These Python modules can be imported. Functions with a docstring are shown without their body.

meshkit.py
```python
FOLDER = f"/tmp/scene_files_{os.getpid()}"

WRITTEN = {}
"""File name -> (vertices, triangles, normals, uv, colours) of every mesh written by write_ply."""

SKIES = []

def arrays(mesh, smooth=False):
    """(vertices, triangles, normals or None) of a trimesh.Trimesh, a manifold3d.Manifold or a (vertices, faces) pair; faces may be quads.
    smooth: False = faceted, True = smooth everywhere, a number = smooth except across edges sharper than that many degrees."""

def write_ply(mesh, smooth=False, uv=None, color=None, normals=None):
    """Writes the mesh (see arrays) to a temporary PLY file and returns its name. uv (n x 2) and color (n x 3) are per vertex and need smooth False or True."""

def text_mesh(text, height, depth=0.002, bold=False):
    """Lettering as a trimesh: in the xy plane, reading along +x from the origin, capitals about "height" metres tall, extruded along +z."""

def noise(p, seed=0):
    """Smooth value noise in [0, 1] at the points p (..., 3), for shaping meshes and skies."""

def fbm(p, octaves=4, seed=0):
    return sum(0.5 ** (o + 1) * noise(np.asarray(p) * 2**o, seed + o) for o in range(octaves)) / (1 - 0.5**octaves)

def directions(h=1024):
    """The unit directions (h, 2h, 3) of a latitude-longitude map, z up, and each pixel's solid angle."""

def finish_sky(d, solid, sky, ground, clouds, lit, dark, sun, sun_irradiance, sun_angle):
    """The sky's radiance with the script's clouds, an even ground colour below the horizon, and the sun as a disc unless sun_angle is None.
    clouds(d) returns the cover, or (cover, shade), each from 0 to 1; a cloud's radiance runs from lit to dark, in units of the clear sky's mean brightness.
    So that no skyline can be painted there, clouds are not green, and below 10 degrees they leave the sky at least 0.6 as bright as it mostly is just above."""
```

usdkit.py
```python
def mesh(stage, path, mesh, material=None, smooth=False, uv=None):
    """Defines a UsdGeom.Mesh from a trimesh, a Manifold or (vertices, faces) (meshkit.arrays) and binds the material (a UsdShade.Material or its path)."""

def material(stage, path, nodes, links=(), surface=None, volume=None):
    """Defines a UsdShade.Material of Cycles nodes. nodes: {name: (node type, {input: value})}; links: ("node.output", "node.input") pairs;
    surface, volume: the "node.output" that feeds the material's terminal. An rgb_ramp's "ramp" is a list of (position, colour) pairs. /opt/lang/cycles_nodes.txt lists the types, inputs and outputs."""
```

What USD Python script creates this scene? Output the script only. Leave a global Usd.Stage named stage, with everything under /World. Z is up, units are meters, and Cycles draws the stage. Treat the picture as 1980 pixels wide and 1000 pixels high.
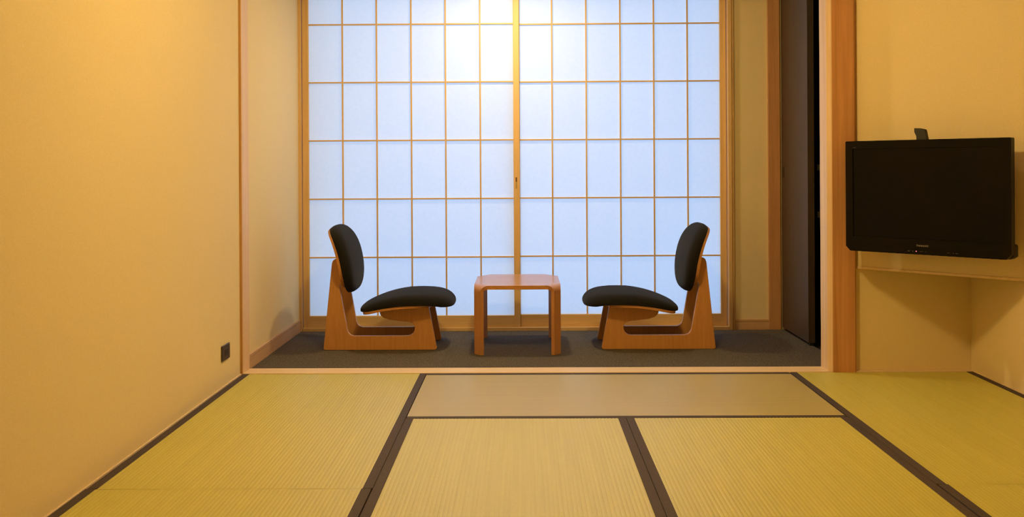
import math
import numpy as np
import trimesh
import manifold3d as m3
import shapely
from shapely.geometry import Polygon
from scipy.interpolate import CubicSpline
import usdkit
import meshkit
from pxr import Usd, UsdGeom, UsdLux, UsdShade, Gf, Sdf

stage = Usd.Stage.CreateInMemory()
UsdGeom.SetStageUpAxis(stage, "Z")
UsdGeom.SetStageMetersPerUnit(stage, 1.0)
UsdGeom.Xform.Define(stage, "/World")
UsdGeom.Scope.Define(stage, "/World/Looks")
rng = np.random.default_rng(7)

# ------------------------------------------------------------------ camera
F_PX, PY, YAW, ROLL = 1968.24, 324.93, -0.0108, -0.0056
CAM = (0.0, -4.9159, 0.9918)
HALF_A = 36.0
EXPOSURE = 0.0


def make_camera():
    cy, sy = math.cos(YAW), math.sin(YAW)
    cr, sr = math.cos(ROLL), math.sin(ROLL)
    M = np.array([[1, 0, 0], [0, 0, -1], [0, 1, 0]], float)          # right, down, forward
    Y = np.array([[cy, 0, -sy], [0, 1, 0], [sy, 0, cy]])
    Q = np.array([[cr, -sr, 0], [sr, cr, 0], [0, 0, 1]])
    R = Q @ Y @ M
    right, up, back = R[0], -R[1], -R[2]
    c = UsdGeom.Camera.Define(stage, "/World/camera")
    m = Gf.Matrix4d(*right, 0, *up, 0, *back, 0, *CAM, 1)
    c.AddTransformOp().Set(m)
    c.CreateHorizontalApertureAttr(HALF_A)
    c.CreateVerticalApertureAttr(HALF_A * 1000 / 1980)
    c.CreateFocalLengthAttr(F_PX / 1980 * HALF_A)
    c.CreateVerticalApertureOffsetAttr((PY - 500) / 1980 * HALF_A)
    c.CreateHorizontalApertureOffsetAttr(0.0)
    c.CreateClippingRangeAttr((0.05, 200.0))
    c.CreateExposureAttr(EXPOSURE)


make_camera()

# ------------------------------------------------------------------ light
SKY = (0.36, 0.595, 1.0)
SKY_POWER = 0.66
dome = UsdLux.DomeLight.Define(stage, "/World/sky")
dome.CreateColorAttr(Gf.Vec3f(*SKY))
dome.CreateIntensityAttr(SKY_POWER)


def disk(name, loc, radius, color, power):
    l = UsdLux.DiskLight.Define(stage, "/World/" + name)
    l.AddTranslateOp().Set(Gf.Vec3d(*loc))
    l.CreateRadiusAttr(radius)
    l.CreateColorAttr(Gf.Vec3f(*color))
    l.CreateIntensityAttr(power)
    return l


WARM = (1.0, 0.755, 0.285)
lamp = UsdLux.SphereLight.Define(stage, "/World/room_lamp")
lamp.AddTranslateOp().Set(Gf.Vec3d(0.12, -1.48, 2.33))
lamp.CreateRadiusAttr(0.09)
lamp.CreateColorAttr(Gf.Vec3f(*WARM))
lamp.CreateIntensityAttr(208.0)
disk("alcove_lamp", (-0.10, 0.70, 2.22), 0.06, (1.0, 0.80, 0.46), 465.0)

# ------------------------------------------------------------------ materials
mats = {}


def mat(name, nodes, links=(), surface="p.BSDF"):
    mats[name] = usdkit.material(stage, "/World/Looks/" + name, nodes, links, surface=surface)
    return mats[name]


def plain(name, color, rough=0.5, **kw):
    return mat(name, {"p": ("principled_bsdf", {"base_color": color, "roughness": rough, **kw})})


def wood(name, light, dark, scale, rough=0.5, spec=0.35, bump=0.15, fine=6.0):
    """scale: stretch of the grain noise per axis in object space (small along the grain)."""
    s2 = tuple(x * fine for x in scale)
    return mat(name, {
        "t": ("texture_coordinate", {}),
        "m": ("mapping", {"scale": scale}),
        "m2": ("mapping", {"scale": s2}),
        "n": ("noise_texture", {"scale": 1.0, "detail": 4.0, "roughness": 0.55, "distortion": 0.6}),
        "f": ("noise_texture", {"scale": 1.0, "detail": 3.0, "roughness": 0.6}),
        "x": ("mix_float", {"fac": 0.45}),
        "r": ("rgb_ramp", {"ramp": [(0.30, dark), (0.68, light)]}),
        "b": ("bump", {"strength": bump, "distance": 0.001}),
        "p": ("principled_bsdf", {"roughness": rough, "specular_ior_level": spec}),
    }, [("t.object", "m.vector"), ("t.object", "m2.vector"), ("m.vector", "n.vector"), ("m2.vector", "f.vector"),
        ("n.fac", "x.a"), ("f.fac", "x.b"), ("x.result", "r.fac"), ("r.color", "p.base_color"),
        ("f.fac", "b.height"), ("b.normal", "p.normal")])


def cloth(name, a, b, scale, rough=0.9, bump=0.4, spec=0.2, dist=0.001, lo=0.35, hi=0.65, **kw):
    sc = scale if np.ndim(scale) else (scale,) * 3
    return mat(name, {
        "t": ("texture_coordinate", {}),
        "m": ("mapping", {"scale": sc}),
        "n": ("noise_texture", {"scale": 1.0, "detail": 3.0, "roughness": 0.65}),
        "r": ("rgb_ramp", {"ramp": [(lo, a), (hi, b)]}),
        "b": ("bump", {"strength": bump, "distance": dist}),
        "p": ("principled_bsdf", {"roughness": rough, "specular_ior_level": spec, **kw}),
    }, [("t.object", "m.vector"), ("m.vector", "n.vector"), ("n.fac", "r.fac"), ("r.color", "p.base_color"),
        ("n.fac", "b.height"), ("b.normal", "p.normal")])


WALL = cloth("wall_paper", (0.785, 0.625, 0.355), (0.84, 0.68, 0.405), (260, 260, 260), 0.9, 0.25, 0.15)
CEIL = plain("ceiling_board", (0.72, 0.58, 0.38), 0.8)
PINE_L, PINE_D = (0.88, 0.68, 0.44), (0.75, 0.53, 0.31)
WOOD_Z = wood("cypress_upright", PINE_L, PINE_D, (26, 26, 0.9), 0.5, 0.3)
WOOD_X = wood("cypress_lengthwise", PINE_L, PINE_D, (0.9, 26, 26), 0.5, 0.3)
WOOD_Y = wood("cypress_depthwise", PINE_L, PINE_D, (26, 0.9, 26), 0.5, 0.3)
POST = wood("cedar_post", (0.63, 0.335, 0.155), (0.44, 0.20, 0.08), (22, 22, 0.7), 0.5, 0.3)
BASE_Y = wood("baseboard_depthwise", (0.66, 0.41, 0.23), (0.54, 0.31, 0.16), (26, 0.9, 26), 0.5, 0.3)
BASE_X = wood("baseboard_lengthwise", (0.66, 0.41, 0.23), (0.54, 0.31, 0.16), (0.9, 26, 26), 0.5, 0.3)


def two_tone(name, x0, x1, left, right, freq):
    """Upright post in two wood tones: the grain ramp changes between x0 and x1 (metres across the post)."""
    return mat(name, {
        "t": ("texture_coordinate", {}),
        "m": ("mapping", {"scale": (freq, freq, 0.8)}),
        "n": ("noise_texture", {"scale": 1.0, "detail": 5.0, "roughness": 0.6, "distortion": 0.6}),
        "c": ("rgb_ramp", {"ramp": [(0.30, left[0]), (0.68, left[1])]}),
        "a": ("rgb_ramp", {"ramp": [(0.30, right[0]), (0.68, right[1])]}),
        "s": ("separate_xyz", {}),
        "g": ("map_range", {"from_min": x0, "from_max": x1, "to_min": 0.0, "to_max": 1.0, "clamp": True}),
        "x": ("mix_color", {}),
        "p": ("principled_bsdf", {"roughness": 0.5, "specular_ior_level": 0.3}),
    }, [("t.object", "m.vector"), ("m.vector", "n.vector"), ("n.fac", "a.fac"), ("n.fac", "c.fac"), ("t.object", "s.vector"), ("s.x", "g.value"),
        ("g.result", "x.fac"), ("c.color", "x.a"), ("a.color", "x.b"), ("x.result", "p.base_color")])


PILLAR_FRONT, PILLAR_LIT = ((0.42, 0.185, 0.072), (0.64, 0.33, 0.15)), ((0.70, 0.46, 0.27), (0.86, 0.64, 0.42))
PILLAR = two_tone("pillar_lit_left_face", 1.4845, 1.4895, PILLAR_LIT, PILLAR_FRONT, 24)  # alcove light on the left face painted into the wood colour; chamfer pale too
POST_L = two_tone("post_dark_front_edge", -1.3650, -1.3622, ((0.36, 0.15, 0.05), (0.72, 0.44, 0.20)), ((0.73, 0.48, 0.28), (0.81, 0.57, 0.36)), 34)  # dark streaky grain on the front strip, paler on the side face
SHOJI_Z = wood("shoji_upright", (0.82, 0.55, 0.26), (0.69, 0.43, 0.18), (40, 40, 1.5), 0.5, 0.3)
SHOJI_X = wood("shoji_lengthwise", (0.82, 0.55, 0.26), (0.69, 0.43, 0.18), (1.5, 40, 40), 0.5, 0.3)
OAK = wood("chair_oak", (0.64, 0.315, 0.105), (0.50, 0.23, 0.07), (60, 60, 4), 0.38, 0.45, 0.1, 4.0)
OAK_Y = wood("chair_oak_shell", (0.58, 0.28, 0.095), (0.46, 0.20, 0.065), (60, 4, 60), 0.4, 0.45, 0.1, 4.0)
TABLE_Z = wood("table_leg_ply", (0.56, 0.275, 0.11), (0.46, 0.205, 0.075), (50, 50, 3), 0.33, 0.5, 0.08, 4.0)
TABLE_X = wood("table_top_ply", (0.56, 0.275, 0.11), (0.46, 0.205, 0.075), (3, 50, 50), 0.22, 0.5, 0.05, 4.0)
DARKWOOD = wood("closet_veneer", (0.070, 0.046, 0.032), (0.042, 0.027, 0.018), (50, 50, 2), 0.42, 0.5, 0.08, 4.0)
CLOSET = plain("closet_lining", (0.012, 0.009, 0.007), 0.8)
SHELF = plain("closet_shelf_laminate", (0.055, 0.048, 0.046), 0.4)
FABRIC = cloth("charcoal_weave", (0.005, 0.0045, 0.0045), (0.021, 0.019, 0.0185), (260, 420, 520), 0.95, 0.5, 0.12, 0.001, sheen_weight=0.05)
CARPET = cloth("carpet_loop", (0.032, 0.027, 0.024), (0.25, 0.21, 0.175), (210, 210, 210), 1.0, 1.0, 0.1, 0.006, 0.33, 0.70)
BORDER = cloth("border_cloth", (0.056, 0.039, 0.037), (0.080, 0.057, 0.053), (500, 120, 500), 0.75, 0.3, 0.3)
TVCASE = plain("tv_gloss_black", (0.004, 0.0028, 0.0024), 0.28, specular_ior_level=0.14)
TVSCREEN = plain("tv_screen_glass", (0.004, 0.0026, 0.002), 0.35, specular_ior_level=0.12)
TVBACK = plain("tv_back_plastic", (0.014, 0.012, 0.011), 0.6)
PRINT = plain("tv_print", (0.24, 0.20, 0.145), 0.5)
FAINT = plain("tv_faint_print", (0.09, 0.075, 0.055), 0.5)
LED = mat("red_led", {"e": ("emission", {"color": (1.0, 0.16, 0.22), "strength": 3.0})}, surface="e.emission")
BRONZE = plain("bronze_plate", (0.085, 0.060, 0.045), 0.4, metallic=0.25)
BRONZE_D = plain("bronze_dark", (0.030, 0.020, 0.015), 0.5)
PULL = plain("brass_pull", (0.55, 0.38, 0.16), 0.4, metallic=0.4)
PULL_D = plain("pull_recess", (0.20, 0.085, 0.03), 0.6)
DARKPULL = plain("dark_pull", (0.008, 0.006, 0.005), 0.5)
PAPER = mat("shoji_paper", {
    "t": ("texture_coordinate", {}),
    "m": ("mapping", {"scale": (45, 45, 45)}),
    "n": ("noise_texture", {"scale": 1.0, "detail": 5.0, "roughness": 0.6}),
    "r": ("rgb_ramp", {"ramp": [(0.2, (0.83, 0.84, 0.86)), (0.8, (0.88, 0.88, 0.88))]}),
    "d": ("diffuse_bsdf", {}),
    "l": ("translucent_bsdf", {}),
    "x": ("mix_closure", {"fac": 0.5}),
}, [("t.object", "m.vector"), ("m.vector", "n.vector"), ("n.fac", "r.fac"), ("r.color", "d.color"), ("r.color", "l.color"),
    ("d.BSDF", "x.closure1"), ("l.BSDF", "x.closure2")], surface="x.closure")


def tatami(name, a, b, along):
    """Rush weave: fine stitches across the ribs; along = axis of the ribs (0 x, 1 y)."""
    fine = (900, 70, 1) if along == 1 else (70, 900, 1)
    rib = (72, 1.2, 1) if along == 1 else (1.2, 72, 1)
    return mat(name, {
        "t": ("texture_coordinate", {}),
        "m": ("mapping", {"scale": fine}),
        "k": ("mapping", {"scale": rib}),
        "n": ("noise_texture", {"scale": 1.0, "detail": 2.0, "roughness": 0.6}),
        "g": ("noise_texture", {"scale": 1.0, "detail": 2.0, "roughness": 0.5}),
        "x": ("mix_float", {"fac": 0.4}),
        "r": ("rgb_ramp", {"ramp": [(0.30, a), (0.70, b)]}),
        "b": ("bump", {"strength": 0.35, "distance": 0.001}),
        "p": ("principled_bsdf", {"roughness": 0.42, "specular_ior_level": 0.5}),
    }, [("t.object", "m.vector"), ("t.object", "k.vector"), ("m.vector", "n.vector"), ("k.vector", "g.vector"),
        ("n.fac", "x.a"), ("g.fac", "x.b"), ("x.result", "r.fac"), ("r.color", "p.base_color"),
        ("n.fac", "b.height"), ("b.normal", "p.normal")])


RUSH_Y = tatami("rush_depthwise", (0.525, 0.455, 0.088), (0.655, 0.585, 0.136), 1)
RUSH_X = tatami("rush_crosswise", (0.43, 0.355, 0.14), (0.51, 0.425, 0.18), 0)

# ------------------------------------------------------------------ helpers
used = {}


def path_for(name, parent):
    base = (parent or "/World") + "/" + name
    n = used.get(base, -1) + 1
    used[base] = n
    return base if n == 0 else f"{base}_{n:03d}"


def obj(name, mesh, material, parent=None, smooth=False, label=None):
    p = path_for(name, parent)
    m = usdkit.mesh(stage, p, mesh, material, smooth=smooth)
    if label:
        m.GetPrim().SetCustomDataByKey("label", label)
    return p


def tag(p, label, cat, group=None, kind=None):
    prim = stage.GetPrimAtPath(p)
    prim.SetCustomDataByKey("label", label)
    prim.SetCustomDataByKey("category", cat)
    if group:
        prim.SetCustomDataByKey("group", group)
    if kind:
        prim.SetCustomDataByKey("kind", kind)
    return p


def struct(p):
    stage.GetPrimAtPath(p).SetCustomDataByKey("kind", "structure")
    return p


def thing(name, loc=(0, 0, 0), rotz=0.0):
    p = path_for(name, None)
    x = UsdGeom.Xform.Define(stage, p)
    x.AddTranslateOp().Set(Gf.Vec3d(*map(float, loc)))
    x.AddRotateZOp().Set(float(math.degrees(rotz)))
    return p


def copy_of(src, loc, rotz):
    name = src.split("/")[-1]
    p = thing(name, loc, rotz)
    prim = stage.GetPrimAtPath(p)
    prim.GetReferences().AddInternalReference(Sdf.Path(src))
    prim.SetInstanceable(True)
    return p


def box(x0, x1, y0, y1, z0, z1, bev=0.0):
    if bev <= 0:
        b = trimesh.creation.box(bounds=[[x0, y0, z0], [x1, y1, z1]])
        return b
    lo, hi = np.array([x0, y0, z0]), np.array([x1, y1, z1])
    bev = min(bev, 0.45 * (hi - lo).min())
    pts = []
    for i in range(8):
        s = np.array([(i >> k) & 1 for k in range(3)])
        c = np.where(s, hi, lo)
        d = np.where(s, -1.0, 1.0) * bev
        for k in range(3):
            q = c + d
            q[k] = c[k]
            pts.append(q)
    return trimesh.convex.convex_hull(np.array(pts))


def cat_mesh(*ms):
    return trimesh.util.concatenate(list(ms))


def ring_resample(poly, step):
    ext = poly.exterior
    n = max(16, int(ext.length / step))
    return np.array([ext.interpolate(i / n, normalized=True).coords[0] for i in range(n)])


def plate(poly, t, bev=0.0015, place=None):
    """A sheet cut to a 2-D outline, thickness t, with small bevels; place maps (u, v, w) to xyz. Outline in (u, v), w from 0 to t."""
    if poly.exterior.is_ccw is False:
        poly = Polygon(list(poly.exterior.coords)[::-1])
    P = np.array(poly.exterior.coords)[:-1]
    keep = [0]
    for i in range(1, len(P)):
        if np.linalg.norm(P[i] - P[keep[-1]]) > 0.0008:
            keep.append(i)
    P = P[keep]
    d1 = P - np.roll(P, 1, 0)
    d2 = np.roll(P, -1, 0) - P
    d1 /= np.linalg.norm(d1, axis=1)[:, None]
    d2 /= np.linalg.norm(d2, axis=1)[:, None]
    n1, n2 = np.c_[-d1[:, 1], d1[:, 0]], np.c_[-d2[:, 1], d2[:, 0]]
    nn = n1 + n2
    nn /= np.maximum((nn * n1).sum(1), 0.4)[:, None]
    I = P + nn * bev
    n = len(P)
    rings = [(I, 0.0), (P, bev), (P, t - bev), (I, t)]
    V = np.vstack([np.c_[q, np.full(n, z)] for q, z in rings])
    F = []
    for k in range(3):
        a, b = k * n, (k + 1) * n
        for i in range(n):
            j = (i + 1) % n
            F += [(a + i, a + j, b + j), (a + i, b + j, b + i)]
    m = m3.triangulate([I]) if hasattr(m3, "triangulate") else None
    tri = np.array(m)
    F = np.vstack([np.array(F), tri[:, ::-1], tri + 3 * n])
    if place is not None:
        V = place(V)
        # keep outward orientation
        tm = trimesh.Trimesh(V, F, process=False)
        if tm.volume < 0:
            tm.invert()
        return tm
    return trimesh.Trimesh(V, F, process=False)


def rounded(poly, r, q=6):
    return poly.buffer(-r, quad_segs=q).buffer(2 * r, quad_segs=q).buffer(-r, quad_segs=q)


# ------------------------------------------------------------------ the room
XL, XR = -1.375, 2.165            # side walls
YB = -5.45                        # wall behind the camera
ZC = 2.40                         # ceiling of the tatami room
YS = 1.30                         # front plane of the shoji

struct(obj("wall_left", box(XL - 0.12, XL, YB, 0.0, -0.06, ZC), WALL))
struct(obj("wall_right", box(XR, XR + 0.12, YB, 0.15, -0.06, ZC), WALL))
struct(obj("wall_behind", box(XL - 0.12, XR + 0.12, YB - 0.12, YB, -0.06, ZC), WALL))
struct(obj("wall_back", box(1.594, XR + 0.12, 0.035, 0.13, -0.06, ZC), WALL))
struct(obj("wall_over_opening", box(XL - 0.12, 1.594, 0.01, 0.12, 2.26, ZC), WALL))
struct(obj("ceiling", box(XL - 0.12, XR + 0.12, YB - 0.12, 0.15, ZC, ZC + 0.05), CEIL))
struct(obj("floor", cat_mesh(box(XL - 0.12, XR + 0.12, YB - 0.1, 0.15, -0.12, -0.055)), WOOD_Y))
struct(obj("floor_entry", box(XL, XR, YB, -3.53, -0.055, 0.0), WOOD_X))

# alcove shell
struct(obj("wall_alcove_left", box(XL - 0.12, -1.371, 0.124, 1.60, -0.06, 2.32), WALL))
struct(obj("wall_alcove_back", box(1.268, 2.45, 1.315, 1.42, -0.06, 2.32), WALL))
struct(obj("wall_alcove_right", box(1.578, 1.66, 0.14, 1.315, 2.06, 2.32), WALL))
struct(obj("wall_over_screens", box(XL - 0.12, 1.268, 1.30, 1.42, 2.235, 2.32), WALL))
struct(obj("ceiling_alcove", box(XL - 0.12, 2.45, 0.10, 1.45, 2.30, 2.36), CEIL))
struct(obj("floor_alcove", box(XL - 0.12, 2.45, 0.10, 1.45, -0.12, -0.012), CLOSET))

# closet lining beyond the dark door
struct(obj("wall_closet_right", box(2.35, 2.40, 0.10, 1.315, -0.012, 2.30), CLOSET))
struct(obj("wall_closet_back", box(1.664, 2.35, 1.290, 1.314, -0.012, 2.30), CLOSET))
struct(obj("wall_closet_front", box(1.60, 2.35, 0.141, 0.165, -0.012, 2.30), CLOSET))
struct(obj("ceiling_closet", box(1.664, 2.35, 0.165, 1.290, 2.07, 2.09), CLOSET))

# corner wall carrying the television
PA = 0.8325                                  # its angle from the back wall
pd = np.array([math.cos(PA), -math.sin(PA)])
pn = np.array([-math.sin(PA), -math.cos(PA)])
P0 = np.array([1.609, 0.032])
plen = (XR + 0.03 - P0[0]) / pd[0]


def oriented(u0, u1, w0, w1, z0, z1, bev=0.0):
    b = box(u0, u1, w0, w1, z0, z1, bev)
    v = b.vertices.copy()
    xy = P0 + v[:, :1] * pd + v[:, 1:2] * pn
    return trimesh.Trimesh(np.c_[xy, v[:, 2]], b.faces[:, ::-1], process=False)


struct(obj("wall_corner", oriented(-0.02, plen, -0.03, 0.0, 0.5075, ZC), WALL))
struct(obj("trim_corner_shelf", oriented(-0.015, plen, -0.034, 0.004, 0.4955, 0.5075, 0.0015), WOOD_X))

# posts, sills, boards
post_l = cat_mesh(box(XL - 0.12, -1.362, 0.0, 0.124, -0.05, 2.26, 0.003))
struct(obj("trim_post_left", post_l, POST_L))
poly = Polygon([(1.4895, 0.0), (1.594, 0.0), (1.602, 0.008), (1.602, 0.140), (1.474, 0.140), (1.468, 0.134), (1.468, 0.0205)])
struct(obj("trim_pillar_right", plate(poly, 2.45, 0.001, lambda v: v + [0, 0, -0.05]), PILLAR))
struct(obj("trim_lintel", box(-1.362, 1.468, 0.0, 0.124, 2.18, 2.26, 0.003), WOOD_X))
struct(obj("trim_threshold", box(-1.362, 1.4735, 0.0, 0.124, -0.05, 0.004, 0.002), WOOD_X))
struct(obj("trim_strip_left", box(XL, -1.3680, YB, 0.0, -0.05, 0.003, 0.001), WOOD_Y))
struct(obj("trim_strip_right", box(2.1575, XR, YB, 0.03, -0.05, 0.003, 0.001), WOOD_Y))
struct(obj("trim_strip_back", box(1.602, 2.1575, 0.003, 0.035, -0.05, 0.003, 0.001), WOOD_X))


def baseboard(name, x0, x1, y0, y1, h, groove, face):
    """face: 'x' the board looks along +x, 'y' along -y. A board with a quirk groove under its top bead."""
    t = 0.009
    prof = [(0, -0.01), (t, -0.01), (t, groove - 0.0022), (t - 0.004, groove - 0.0012), (t - 0.004, groove + 0.0012), (t, groove + 0.0022),
            (t, h - 0.002), (t - 0.002, h), (0, h)]
    if face == 'x':
        pl = lambda v: np.c_[x0 + v[:, 0], y0 + v[:, 2], v[:, 1]]
        L = y1 - y0
        return struct(obj(name, plate(Polygon(prof), L, 0.0003, pl), BASE_Y))
    pl = lambda v: np.c_[x0 + v[:, 2], y1 - v[:, 0], v[:, 1]]
    return struct(obj(name, plate(Polygon(prof), x1 - x0, 0.0003, pl), BASE_X))


baseboard("baseboard_left", -1.371, 0, 0.124, 1.286, 0.073, 0.055, 'x')
baseboard("baseboard_back", 1.288, 1.494, 0, 1.315, 0.061, 0.046, 'y')
struct(obj("trim_closet_post", box(1.494, 1.567, 1.298, 1.330, -0.01, 2.29, 0.002), POST))

# frame of the sliding screens
struct(obj("trim_jamb_left", cat_mesh(box(XL, -1.3525, 1.286, 1.40, -0.01, 2.235, 0.0015)), SHOJI_Z))
struct(obj("trim_jamb_right", cat_mesh(box(1.2500, 1.272, 1.290, 1.40, -0.01, 2.235, 0.0015), box(1.272, 1.288, 1.300, 1.40, -0.01, 2.235, 0.0015)), SHOJI_Z))
struct(obj("trim_screen_sill", cat_mesh(box(-1.3495, 1.2500, 1.286, 1.40, -0.012, 0.0168, 0.0008),
                                        box(-1.3495, 1.2500, 1.286, 1.2985, 0.0166, 0.0190, 0.0008)), SHOJI_X))
struct(obj("trim_screen_head", box(-1.3495, 1.2500, 1.286, 1.40, 2.205, 2.235, 0.0015), SHOJI_X))

# ------------------------------------------------------------------ carpet
cx0, cx1, cy0, cy1 = -1.3615, 1.60, 0.1245, 1.297
NX, NY = 150, 60
gx, gy = np.meshgrid(np.linspace(cx0, cx1, NX), np.linspace(cy0, cy1, NY), indexing="ij")
gz = -0.0008 + 0.0016 * (meshkit.noise(np.stack([gx * 90, gy * 90, gx * 0], -1), 3) - 0.5)
V = np.stack([gx, gy, gz], -1).reshape(-1, 3)
idx = np.arange(NX * NY).reshape(NX, NY)
q = np.stack([idx[:-1, :-1], idx[1:, :-1], idx[1:, 1:], idx[:-1, 1:]], -1).reshape(-1, 4)
carp = trimesh.Trimesh(V, np.vstack([q[:, [0, 1, 2]], q[:, [0, 2, 3]]]), process=False)
base = box(cx0, cx1, cy0, cy1, -0.012, -0.003)
tag(obj("carpet", cat_mesh(carp, base), CARPET, smooth=40), "dark grey brown loop carpet laid across the alcove under the chairs", "carpet")

# ------------------------------------------------------------------ tatami
BW = 0.031                       # width of the cloth border
PITCH = 0.0136


def rib_surface(w, l, along, depth=0.0008):
    """Ribbed rush cover w (x) by l (y); the ribs run along y (1) or x (0). Top at z = 0."""
    span, run = (w, l) if along == 1 else (l, w)
    n = max(2, round(span / PITCH))
    ph = np.linspace(0, n, n * 8 + 1)
    z = -depth * (1 - np.abs(np.sin(np.pi * ph)) ** 0.5)
    a = ph / n * span - span / 2
    k = len(a)
    V, F = [], []
    for s in (-run / 2, run / 2):
        V += [(x, s, h) for x, h in zip(a, z)]
    for i in range(k - 1):
        F += [(i, i + 1, k + i + 1), (i, k + i + 1, k + i)]
    V = np.array(V)
    if along == 0:
        V = np.c_[V[:, 1], V[:, 0], V[:, 2]]
        F = [f[::-1] for f in F]
    top = trimesh.Trimesh(V, np.array(F), process=False)
    core = box(-w / 2, w / 2, -l / 2, l / 2, -0.055, -0.0018)
    return cat_mesh(top, core)


def tatami_mat(x0, x1, y0, y1, along, label):
    g = 0.0007
    x0, x1, y0, y1 = x0 + g, x1 - g, y0 + g, y1 - g
    w, l = x1 - x0, y1 - y0
    t = thing("tatami_mat", ((x0 + x1) / 2, (y0 + y1) / 2, 0))
    if along == 1:
        obj("rush_cover", rib_surface(w - 2 * BW + 0.002, l, 1), RUSH_Y, t, smooth=50)
        obj("cloth_border", box(-w / 2, -w / 2 + BW, -l / 2, l / 2, -0.055, 0.0012, 0.001), BORDER, t)
        obj("cloth_border", box(w / 2 - BW, w / 2, -l / 2, l / 2, -0.055, 0.0012, 0.001), BORDER, t)
    else:
        obj("rush_cover", rib_surface(w, l - 2 * BW + 0.002, 0, 0.0002), RUSH_X, t, smooth=50)
        obj("cloth_border", box(-w / 2, w / 2, -l / 2, -l / 2 + BW, -0.055, 0.0012, 0.001), BORDER, t)
        obj("cloth_border", box(-w / 2, w / 2, l / 2 - BW, l / 2, -0.055, 0.0012, 0.001), BORDER, t)
    tag(t, label, "tatami mat")
    return t


X0, X1, X2, X3, X4 = -1.3625, -0.4728, 0.4022, 1.2793, 2.157
W = 0.88
tatami_mat(X0, X1 + 0.001, -1.765, -0.001, 1, "yellow-green tatami mat along the left wall, touching the wooden threshold at its far end")
tatami_mat(X0 - 0.004, X1 - 0.0018, -3.53, -1.766, 1, "tatami mat in the near left corner, beyond the cross seam beside the left wall")
tatami_mat(X1 + 0.003, X3 - 0.004, -0.884, -0.003, 0, "beige smooth-looking tatami mat lying crosswise in front of the threshold and low table")
tatami_mat(X1 + 0.001, X2, -2.65, -0.885, 1, "tatami mat in the middle foreground, left one of the pair before the crosswise mat")
tatami_mat(X2, X3, -2.65, -0.885, 1, "tatami mat in the foreground, right one of the pair before the crosswise mat")
tatami_mat(X3 + 0.001, X4, -1.735, -0.001, 1, "shaded tatami mat under the wall-mounted television, against the right wall")
tatami_mat(X3 + 0.006, X4, -3.50, -1.736, 1, "tatami mat at the near right edge of the floor, below a cross seam")
struct(obj("floor_rush", box(X1 + 0.002, X3 - 0.002, -3.53, -2.652, -0.055, -0.0005), RUSH_X))

# ------------------------------------------------------------------ shoji screens
ROWS = [0.091, 0.4485, 0.8065, 1.1645, 1.5205, 1.8755, 2.17]


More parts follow.
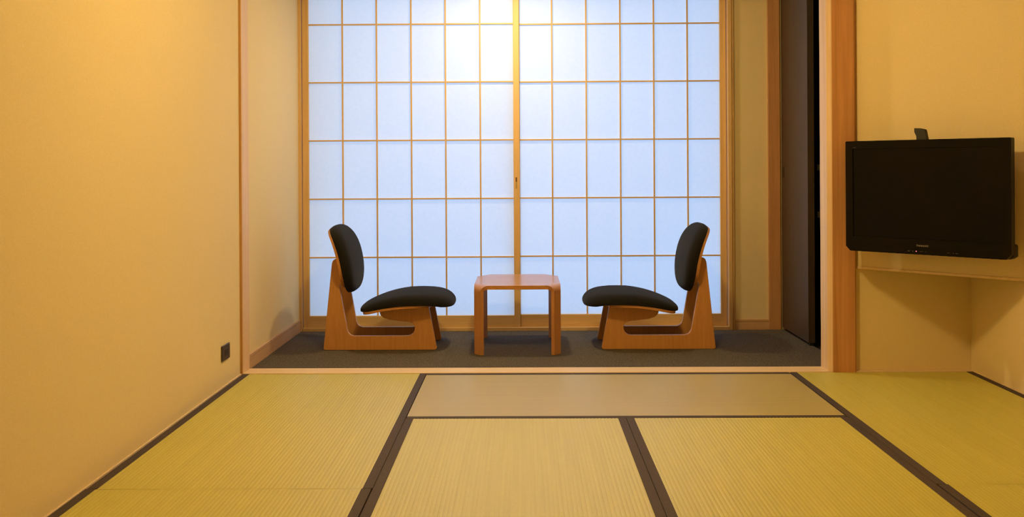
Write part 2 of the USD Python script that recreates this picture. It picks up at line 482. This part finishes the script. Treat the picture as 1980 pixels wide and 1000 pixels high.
def shoji(xs, y, label, pull_x=None, lap=None):
    """xs: [outer left, inner left, muntins..., inner right, outer right]; y is the front plane."""
    xo0, xi0, xi1, xo1 = xs[0], xs[1], xs[-2], xs[-1]
    mun = xs[2:-2]
    t = thing("shoji_screen", ((xo0 + xo1) / 2, y, 0.0))
    ox = (xo0 + xo1) / 2
    L = lambda a, b, y0, y1, z0, z1, bev=0.0008: box(a - ox, b - ox, y0, y1, z0, z1, bev)
    obj("stile", L(xo0, xi0, 0, 0.030, 0.0170, 2.203, 0.0012), SHOJI_Z, t)
    obj("stile", L(xi1, xo1, 0, 0.030, 0.0170, 2.203, 0.0012), SHOJI_Z, t)
    obj("bottom_rail", L(xi0, xi1, 0.001, 0.029, 0.0171, ROWS[0], 0.0012), SHOJI_X, t)
    obj("top_rail", L(xi0, xi1, 0.001, 0.029, ROWS[-1], 2.202, 0.0012), SHOJI_X, t)
    mw, md = 0.0088, 0.012
    y0 = 0.006
    for x in mun:
        obj("upright_bar", L(x - mw / 2, x + mw / 2, y0, y0 + md, ROWS[0], ROWS[-1]), SHOJI_Z, t)
    for z in ROWS[1:-1]:
        obj("cross_bar", L(xi0, xi1, y0 + 0.0004, y0 + md - 0.0004, z - 0.0042, z + 0.0042), SHOJI_X, t)
    cols = [xi0 - 0.004] + list(mun) + [xi1 + 0.004]
    rows = [ROWS[0] - 0.004] + ROWS[1:-1] + [ROWS[-1] + 0.004]
    yp = y0 + md + 0.0004
    for i in range(len(cols) - 1):
        for j in range(len(rows) - 1):
            a, b, c, d = cols[i] - ox, cols[i + 1] - ox, rows[j], rows[j + 1]
            v = [(a, yp, c), (b, yp, c), (b, yp, d), (a, yp, d)]
            obj("paper_pane", (v, [(0, 1, 2, 3)]), PAPER, t)
    if pull_x is not None:
        px = pull_x - ox
        fp = obj("finger_pull", cat_mesh(box(px - 0.0055, px + 0.0055, -0.0008, 0.001, 0.866, 0.936, 0.0003)), PULL, t, label="small brass finger pull")
        obj("pull_recess", box(px - 0.0045, px + 0.0045, -0.0012, 0.0005, 0.908, 0.934, 0.0002), PULL_D, fp)
    tag(t, label, "shoji screen")
    return t


shoji([-1.349, -1.311, -1.103, -0.8935, -0.6815, -0.4715, -0.2595, -0.0575, -0.0205], YS,
      "left sliding paper screen with light wooden lattice, its stile bearing a finger pull", pull_x=-0.041)
shoji([-0.0560, -0.0185, 0.181, 0.391, 0.600, 0.806, 1.012, 1.2095, 1.2465], YS + 0.036,
      "right sliding paper screen with light wooden lattice, behind the meeting stile")

# window glass outside the screens
# ------------------------------------------------------------------ dark closet door and shelves
d1 = thing("door_1", (1.573, 1.296, 0))
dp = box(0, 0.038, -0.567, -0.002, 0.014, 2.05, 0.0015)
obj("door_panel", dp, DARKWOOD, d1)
obj("door_pull", box(-0.0015, 0.004, -0.066, -0.034, 0.925, 0.990, 0.001), DARKPULL, d1, label="recessed black pull")
obj("floor_guide", box(0.008, 0.030, -0.566, -0.540, -0.001, 0.014, 0.001), DARKPULL, d1)
struct(d1)
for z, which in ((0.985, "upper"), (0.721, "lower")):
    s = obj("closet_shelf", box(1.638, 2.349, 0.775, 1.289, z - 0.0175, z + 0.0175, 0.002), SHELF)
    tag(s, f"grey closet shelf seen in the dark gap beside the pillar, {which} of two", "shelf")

# ------------------------------------------------------------------ chairs
panel_pts = [(-.311, 0.0), (.311, 0.0), (.311, .004), (.2665, .240), (.189, .2395), (.103, .235), (.03, .2245), (-.002, .214), (-.001, .203), (.005, .188),
             (.022, .175), (.056, .1645), (.110, .158), (.158, .153), (.180, .146), (.190, .130), (.190, .110), (.182, .092), (.165, .079), (.145, .077),
             (-.145, .077), (-.162, .083), (-.174, .095), (-.180, .110), (-.2205, .340), (-.2215, .352), (-.214, .362), (-.202, .364),
             (-.207, .400), (-.214, .440), (-.224, .478), (-.233, .499), (-.248, .497), (-.257, .488), (-.262, .474)]
panel = Polygon(panel_pts).buffer(-0.0045, quad_segs=8).buffer(0.0045, quad_segs=8)
for cx_, cz_ in ((-.311, 0.0), (.311, 0.0)):            # the two foot corners are rounder
    sg = math.copysign(1, cx_)
    panel = panel.difference(shapely.box(min(cx_, cx_ - sg * .012) - .001 * (sg < 0), -0.001, max(cx_, cx_ - sg * .012) + .001 * (sg > 0), .012)).union(
        shapely.Point(cx_ - sg * .0125, .012).buffer(.012, quad_segs=8).intersection(shapely.box(-1, 0, 1, 1)))
panel = panel.buffer(0.005, quad_segs=8).buffer(-0.005, quad_segs=8)
panel = Polygon(np.array(panel.exterior.simplify(0.0004).coords))
PY0 = 0.167


def pad_grid(NR=18, NT=96, n=3.0):
    rr = np.sin(np.linspace(0, np.pi / 2, NR + 1))
    th = np.linspace(0, 2 * np.pi, NT, endpoint=False)
    c, s = np.cos(th), np.sin(th)
    ex = 2.0 / n
    ux, uy = np.sign(c) * np.abs(c) ** ex, np.sign(s) * np.abs(s) ** ex
    S = [np.zeros(1)] + [r * ux for r in rr[1:]]
    T = [np.zeros(1)] + [r * uy for r in rr[1:]]
    R = [np.zeros(1)] + [np.full(NT, r) for r in rr[1:]]
    F = [(0, 1 + i, 1 + (i + 1) % NT) for i in range(NT)]
    for k in range(NR - 1):
        a, b = 1 + k * NT, 1 + (k + 1) * NT
        for i in range(NT):
            j = (i + 1) % NT
            F += [(a + i, b + i, b + j), (a + i, b + j, a + j)]
    return np.concatenate(S), np.concatenate(T), np.concatenate(R), np.array(F)


def pad(profile, half, lo, hi, n=3.0, flip=1.0, taper=0.0):
    """A shaped pad on a curved profile (x, z): lo(s), hi(s) are offsets along the profile's normal at the middle, falling to the rim.
    Returns a closed mesh between the two offset faces."""
    pr = np.array(profile, float)
    d = np.r_[0, np.cumsum(np.linalg.norm(np.diff(pr, axis=0), axis=1))]
    cx, cz = CubicSpline(d, pr[:, 0]), CubicSpline(d, pr[:, 1])
    S, T, R, F = pad_grid(n=n)
    s = (S + 1) / 2 * d[-1]
    x, z = cx(s), cz(s)
    tx, tz = cx(s, 1), cz(s, 1)
    ln = np.hypot(tx, tz)
    nx, nz = -tz / ln * flip, tx / ln * flip

    def face(off):
        return np.c_[x + nx * off, T * half * (1 + taper * S), z + nz * off]
    A, B = face(hi(S, T, R)), face(lo(S, T, R))
    n0 = len(A)
    V = np.vstack([A, B])
    F2 = np.vstack([F, F[:, ::-1] + n0])
    NT = 96
    a = n0 - NT
    side = []
    for i in range(NT):
        j = (i + 1) % NT
        side += [(a + i, n0 + a + i, n0 + a + j), (a + i, n0 + a + j, a + j)]
    m = trimesh.Trimesh(V, np.vstack([F2, side]), process=False)
    if m.volume < 0:
        m.invert()
    return m


def make_chair(loc, rot):
    t = thing("low_chair", loc, rot)
    for sgn in (-1, 1):
        y = -PY0 if sgn < 0 else PY0 - 0.022
        obj("side_frame", plate(panel, 0.022, 0.0016, lambda v, y=y: np.c_[v[:, 0], y + v[:, 2], v[:, 1]]), OAK, t, smooth=25)
    seat_prof = [(-.120, .206), (-.088, .2105), (-.037, .2215), (.025, .2355), (.103, .247), (.189, .2515), (.267, .2510), (.314, .248), (.361, .242), (.402, .236)]
    rim = lambda R, k: np.sqrt(np.clip(1 - R ** k, 0, 1))
    th = lambda S: 0.036 + 0.022 * np.clip((S + 1) / 1.0, 0, 1) ** 0.8
    nose = lambda S: -0.018 * np.clip((S - 0.40) / 0.35, 0, 1) ** 1.5
    obj("seat_shell", pad([(-.100, .2088)] + seat_prof[1:7] + [(.290, .2497)], 0.257, lambda S, T, R: np.full_like(S, -0.0125), lambda S, T, R: np.full_like(S, 0.0), 4.5), OAK_Y, t, smooth=35)
    obj("seat_cushion", pad(seat_prof, 0.262, lambda S, T, R: 0.0006 + nose(S) * rim(R, 5.0), lambda S, T, R: 0.006 + (th(S) - 0.012) * rim(R, 14.0 - 9.0 * np.clip(S, 0, 1) ** 2) + 0.010 * (1 - R ** 2), 3.2), FABRIC, t, smooth=60)
    back_prof = [(-.181, .303), (-.187, .360), (-.195, .430), (-.205, .490), (-.220, .548), (-.243, .605), (-.284, .664)]
    bt = lambda S: 0.044 + 0.010 * (1 - S ** 2)
    obj("back_shell", pad([(-.1845, .334)] + back_prof[1:], 0.249, lambda S, T, R: np.full_like(S, 0.0), lambda S, T, R: 0.009 + 0.005 * (1 - S), 3.2, taper=0.05), OAK_Y, t, smooth=35)
    obj("back_cushion", pad(back_prof, 0.249, lambda S, T, R: np.full_like(S, 0.0006), lambda S, T, R: 0.006 + (bt(S) - 0.008) * rim(R, 14.0) + 0.010 * (1 - R ** 2), 3.0, flip=-1.0, taper=0.06), FABRIC, t, smooth=60)
    obj("stretcher", box(0.232, 0.252, -PY0 + 0.0222, PY0 - 0.0222, 0.196, 0.2375, 0.002), OAK_Y, t)
    return t


c1 = make_chair((-0.787, 0.810, 0.0), 0.0)
tag(c1, "low wooden floor chair with charcoal cushions on the carpet, left of the table, facing right", "chair", "low chairs in the alcove")
c2 = copy_of(c1, (0.734, 0.806, 0.0), math.pi)
tag(c2, "low wooden floor chair with charcoal cushions on the carpet, right of the table, facing left", "chair", "low chairs in the alcove")

# ------------------------------------------------------------------ table
t = thing("low_table", (-0.034, 0.760, 0.0))
HX, HY, TZ, TT, RB = 0.231, 0.290, 0.369, 0.021, 0.037
CXc, CYc = 0.035, 0.048                       # chamfer legs in plan
ndir = np.array([CYc, CXc]) / math.hypot(CXc, CYc)          # outward normal of the chamfer
A0, B0 = np.array([HX, HY - CYc]), np.array([HX - CXc, HY])  # ends of the outer chamfer
A1 = A0 + np.array([0, -1.0]) * (RB / ndir[1])
B1 = B0 + np.array([-1.0, 0]) * (RB / ndir[0])


def mirror(p, sx, sy):
    return np.array([p[0] * sx, p[1] * sy])


outline = [mirror(A1, 1, -1), A1, B1, mirror(B1, -1, 1), mirror(A1, -1, 1), mirror(A1, -1, -1), mirror(B1, -1, -1), mirror(B1, 1, -1)]
obj("table_top", plate(Polygon(outline), TT, 0.0012, lambda v: np.c_[v[:, 0], v[:, 1], TZ - TT + v[:, 2]]), TABLE_X, t)


def leg_mesh(sx, sy):
    """The corner of the bent ply sheet: an arc from the top's chamfer down into a straight leg; its width narrows along the bend."""
    rows = []
    for th in np.linspace(0, np.pi / 2, 10):
        d = RB * math.sin(th)
        f = d / RB
        a, b = A1 + (A0 - A1) * f, B1 + (B0 - B1) * f
        # a, b lie on the outer skin; the inner skin is TT further in along the arc's radius
        rows.append((a, b, TZ - RB + RB * math.cos(th), th))
    for z in np.linspace(TZ - RB, 0.0, 4)[1:]:
        rows.append((A0, B0, z, np.pi / 2))
    V, n = [], 0
    for a, b, z, th in rows:
        nrm = np.array([ndir[0] * math.sin(th), ndir[1] * math.sin(th), math.cos(th)])
        for p in (a, b):
            o = np.array([p[0], p[1], z])
            V += [o, o - nrm * TT]
    V = np.array(V) * [sx, sy, 1]
    F = []
    for k in range(len(rows) - 1):
        i, j = 4 * k, 4 * k + 4
        for p, q_ in ((0, 2), (2, 3), (3, 1), (1, 0)):
            F += [(i + p, i + q_, j + q_), (i + p, j + q_, j + p)]
    e = 4 * (len(rows) - 1)
    F += [(0, 1, 3), (0, 3, 2), (e, e + 2, e + 3), (e, e + 3, e + 1)]
    m = trimesh.Trimesh(V, np.array(F), process=False)
    if m.volume < 0:
        m.invert()
    return m


for sx in (-1, 1):
    for sy in (-1, 1):
        obj("leg", leg_mesh(sx, sy), TABLE_Z, t, smooth=30)
tag(t, "low wooden table of bent plywood with four corner legs, between the two chairs", "table")

# ------------------------------------------------------------------ television
TA, TW, TH, TD = 0.814, 0.753, 0.514, 0.036
tvp = thing("television", (1.5232, -0.0919, 0.5945), -TA)


def front_poly(inset=0.0):
    return rounded(Polygon([(0, 0.022), (0.022, 0), (TW - 0.022, 0), (TW, 0.022), (TW, TH), (0, TH)]), 0.006).buffer(-inset) if inset else \
        rounded(Polygon([(0, 0.022), (0.022, 0), (TW - 0.022, 0), (TW, 0.022), (TW, TH), (0, TH)]), 0.006)


SX0, SX1, SZ0, SZ1 = 0.036, TW - 0.036, 0.068, TH - 0.036
tv_place = lambda y0: (lambda v: np.c_[v[:, 0], y0 + v[:, 2], v[:, 1]])
case = m3.Manifold.extrude(m3.CrossSection([np.array(shapely.geometry.polygon.orient(front_poly()).exterior.coords)[:-1]]), TD)
hole = m3.Manifold.cube([SX1 - SX0, SZ1 - SZ0, 0.012]).translate([SX0, SZ0, -0.0055])
case = (case - hole).transform(np.array([[1, 0, 0, 0], [0, 0, 1, 0], [0, 1, 0, 0]], float))
cm = case.to_mesh()
cm = trimesh.Trimesh(np.array(cm.vert_properties[:, :3]), np.array(cm.tri_verts), process=False)
if cm.volume < 0:
    cm.invert()
obj("bezel", cm, TVCASE, tvp)
obj("screen", box(SX0 + 0.0002, SX1 - 0.0002, 0.0045, 0.0068, SZ0 + 0.0002, SZ1 - 0.0002), TVSCREEN, tvp)
obj("back_housing", plate(rounded(Polygon([(0.05, 0.006), (TW - 0.020, -0.001), (TW - 0.004, 0.010), (TW - 0.004, 0.058), (TW - 0.05, 0.075), (TW - 0.05, 0.44), (0.05, 0.44)]), 0.006),
                          0.045, 0.002, tv_place(TD)), TVBACK, tvp)
obj("wall_bracket", cat_mesh(box(0.20, 0.52, TD + 0.045, 0.135, 0.10, 0.40, 0.003)), TVBACK, tvp)
# small hooked sensor standing on the top edge
arm = [(x_ - 0.008, z_) for x_, z_ in [(0.347, TH - 0.002), (0.396, TH - 0.002), (0.388, 0.553), (0.384, 0.560), (0.362, 0.565), (0.337, 0.566), (0.337, 0.549), (0.342, 0.538), (0.346, 0.530)]]
obj("top_sensor", plate(Polygon(arm), 0.022, 0.002, tv_place(0.012)), TVBACK, tvp, label="small black sensor unit standing on the top edge")


def tv_text(text, x, z, h, material, depth=0.0006, width=None, name="logo"):
    m = meshkit.text_mesh(text, h, depth, bold=True)
    if width:
        s = width / (m.bounds[1][0] - m.bounds[0][0])
        m.apply_scale([s, 1, 1])
    v = m.vertices
    w = trimesh.Trimesh(np.c_[x + v[:, 0], -v[:, 2], z + v[:, 1]], m.faces, process=False)
    if w.volume < 0:
        w.invert()
    return obj(name, w, material, tvp)


tv_text("Panasonic", 0.343, 0.0365, 0.0085, PRINT, width=0.055)
led = trimesh.creation.cylinder(0.0021, 0.0016, sections=16)
led.apply_transform(trimesh.transformations.rotation_matrix(np.pi / 2, [1, 0, 0]))
led.apply_translation([0.342, -0.0003, 0.0145])
obj("power_led", led, LED, tvp, label="glowing red standby light")
for x, w_, h_, mt in ((0.3045, 0.003, 0.003, PRINT), (0.3095, 0.003, 0.003, PRINT), (0.326, 0.0028, 0.0034, PRINT), (0.487, 0.012, 0.0016, FAINT), (0.508, 0.004, 0.003, FAINT),
                      (0.523, 0.012, 0.0024, FAINT), (0.366, 0.016, 0.0013, FAINT), (0.386, 0.007, 0.0013, FAINT), (0.189, 0.002, 0.002, FAINT)):
    obj("indicator_mark", box(x - w_ / 2, x + w_ / 2, -0.0004, 0.0002, 0.0142 - h_ / 2, 0.0142 + h_ / 2), mt, tvp)
obj("indicator_mark", box(0.038, 0.053, -0.0004, 0.0002, 0.4825, 0.4845), FAINT, tvp)
tag(tvp, "black flat-panel television mounted on the corner wall right of the pillar", "television")

# ------------------------------------------------------------------ wall outlet
o = thing("wall_outlet", (XL, -0.2535, 0.1535))
obj("cover_plate", box(0.0002, 0.0075, -0.0590, 0.0590, -0.0355, 0.0355, 0.0022), BRONZE, o)
sm = obj("socket_module", box(0.0070, 0.0086, -0.0230, 0.0230, -0.0155, 0.0155, 0.0008), BRONZE_D, o)
for y in (-0.012, 0.012):
    for z in (-0.0045, 0.0045):
        obj("socket_slot", box(0.0080, 0.0090, y - 0.004, y + 0.004, z - 0.0009, z + 0.0009), DARKPULL, sm)
tag(o, "small bronze outlet plate low on the left wall near the post", "wall outlet")
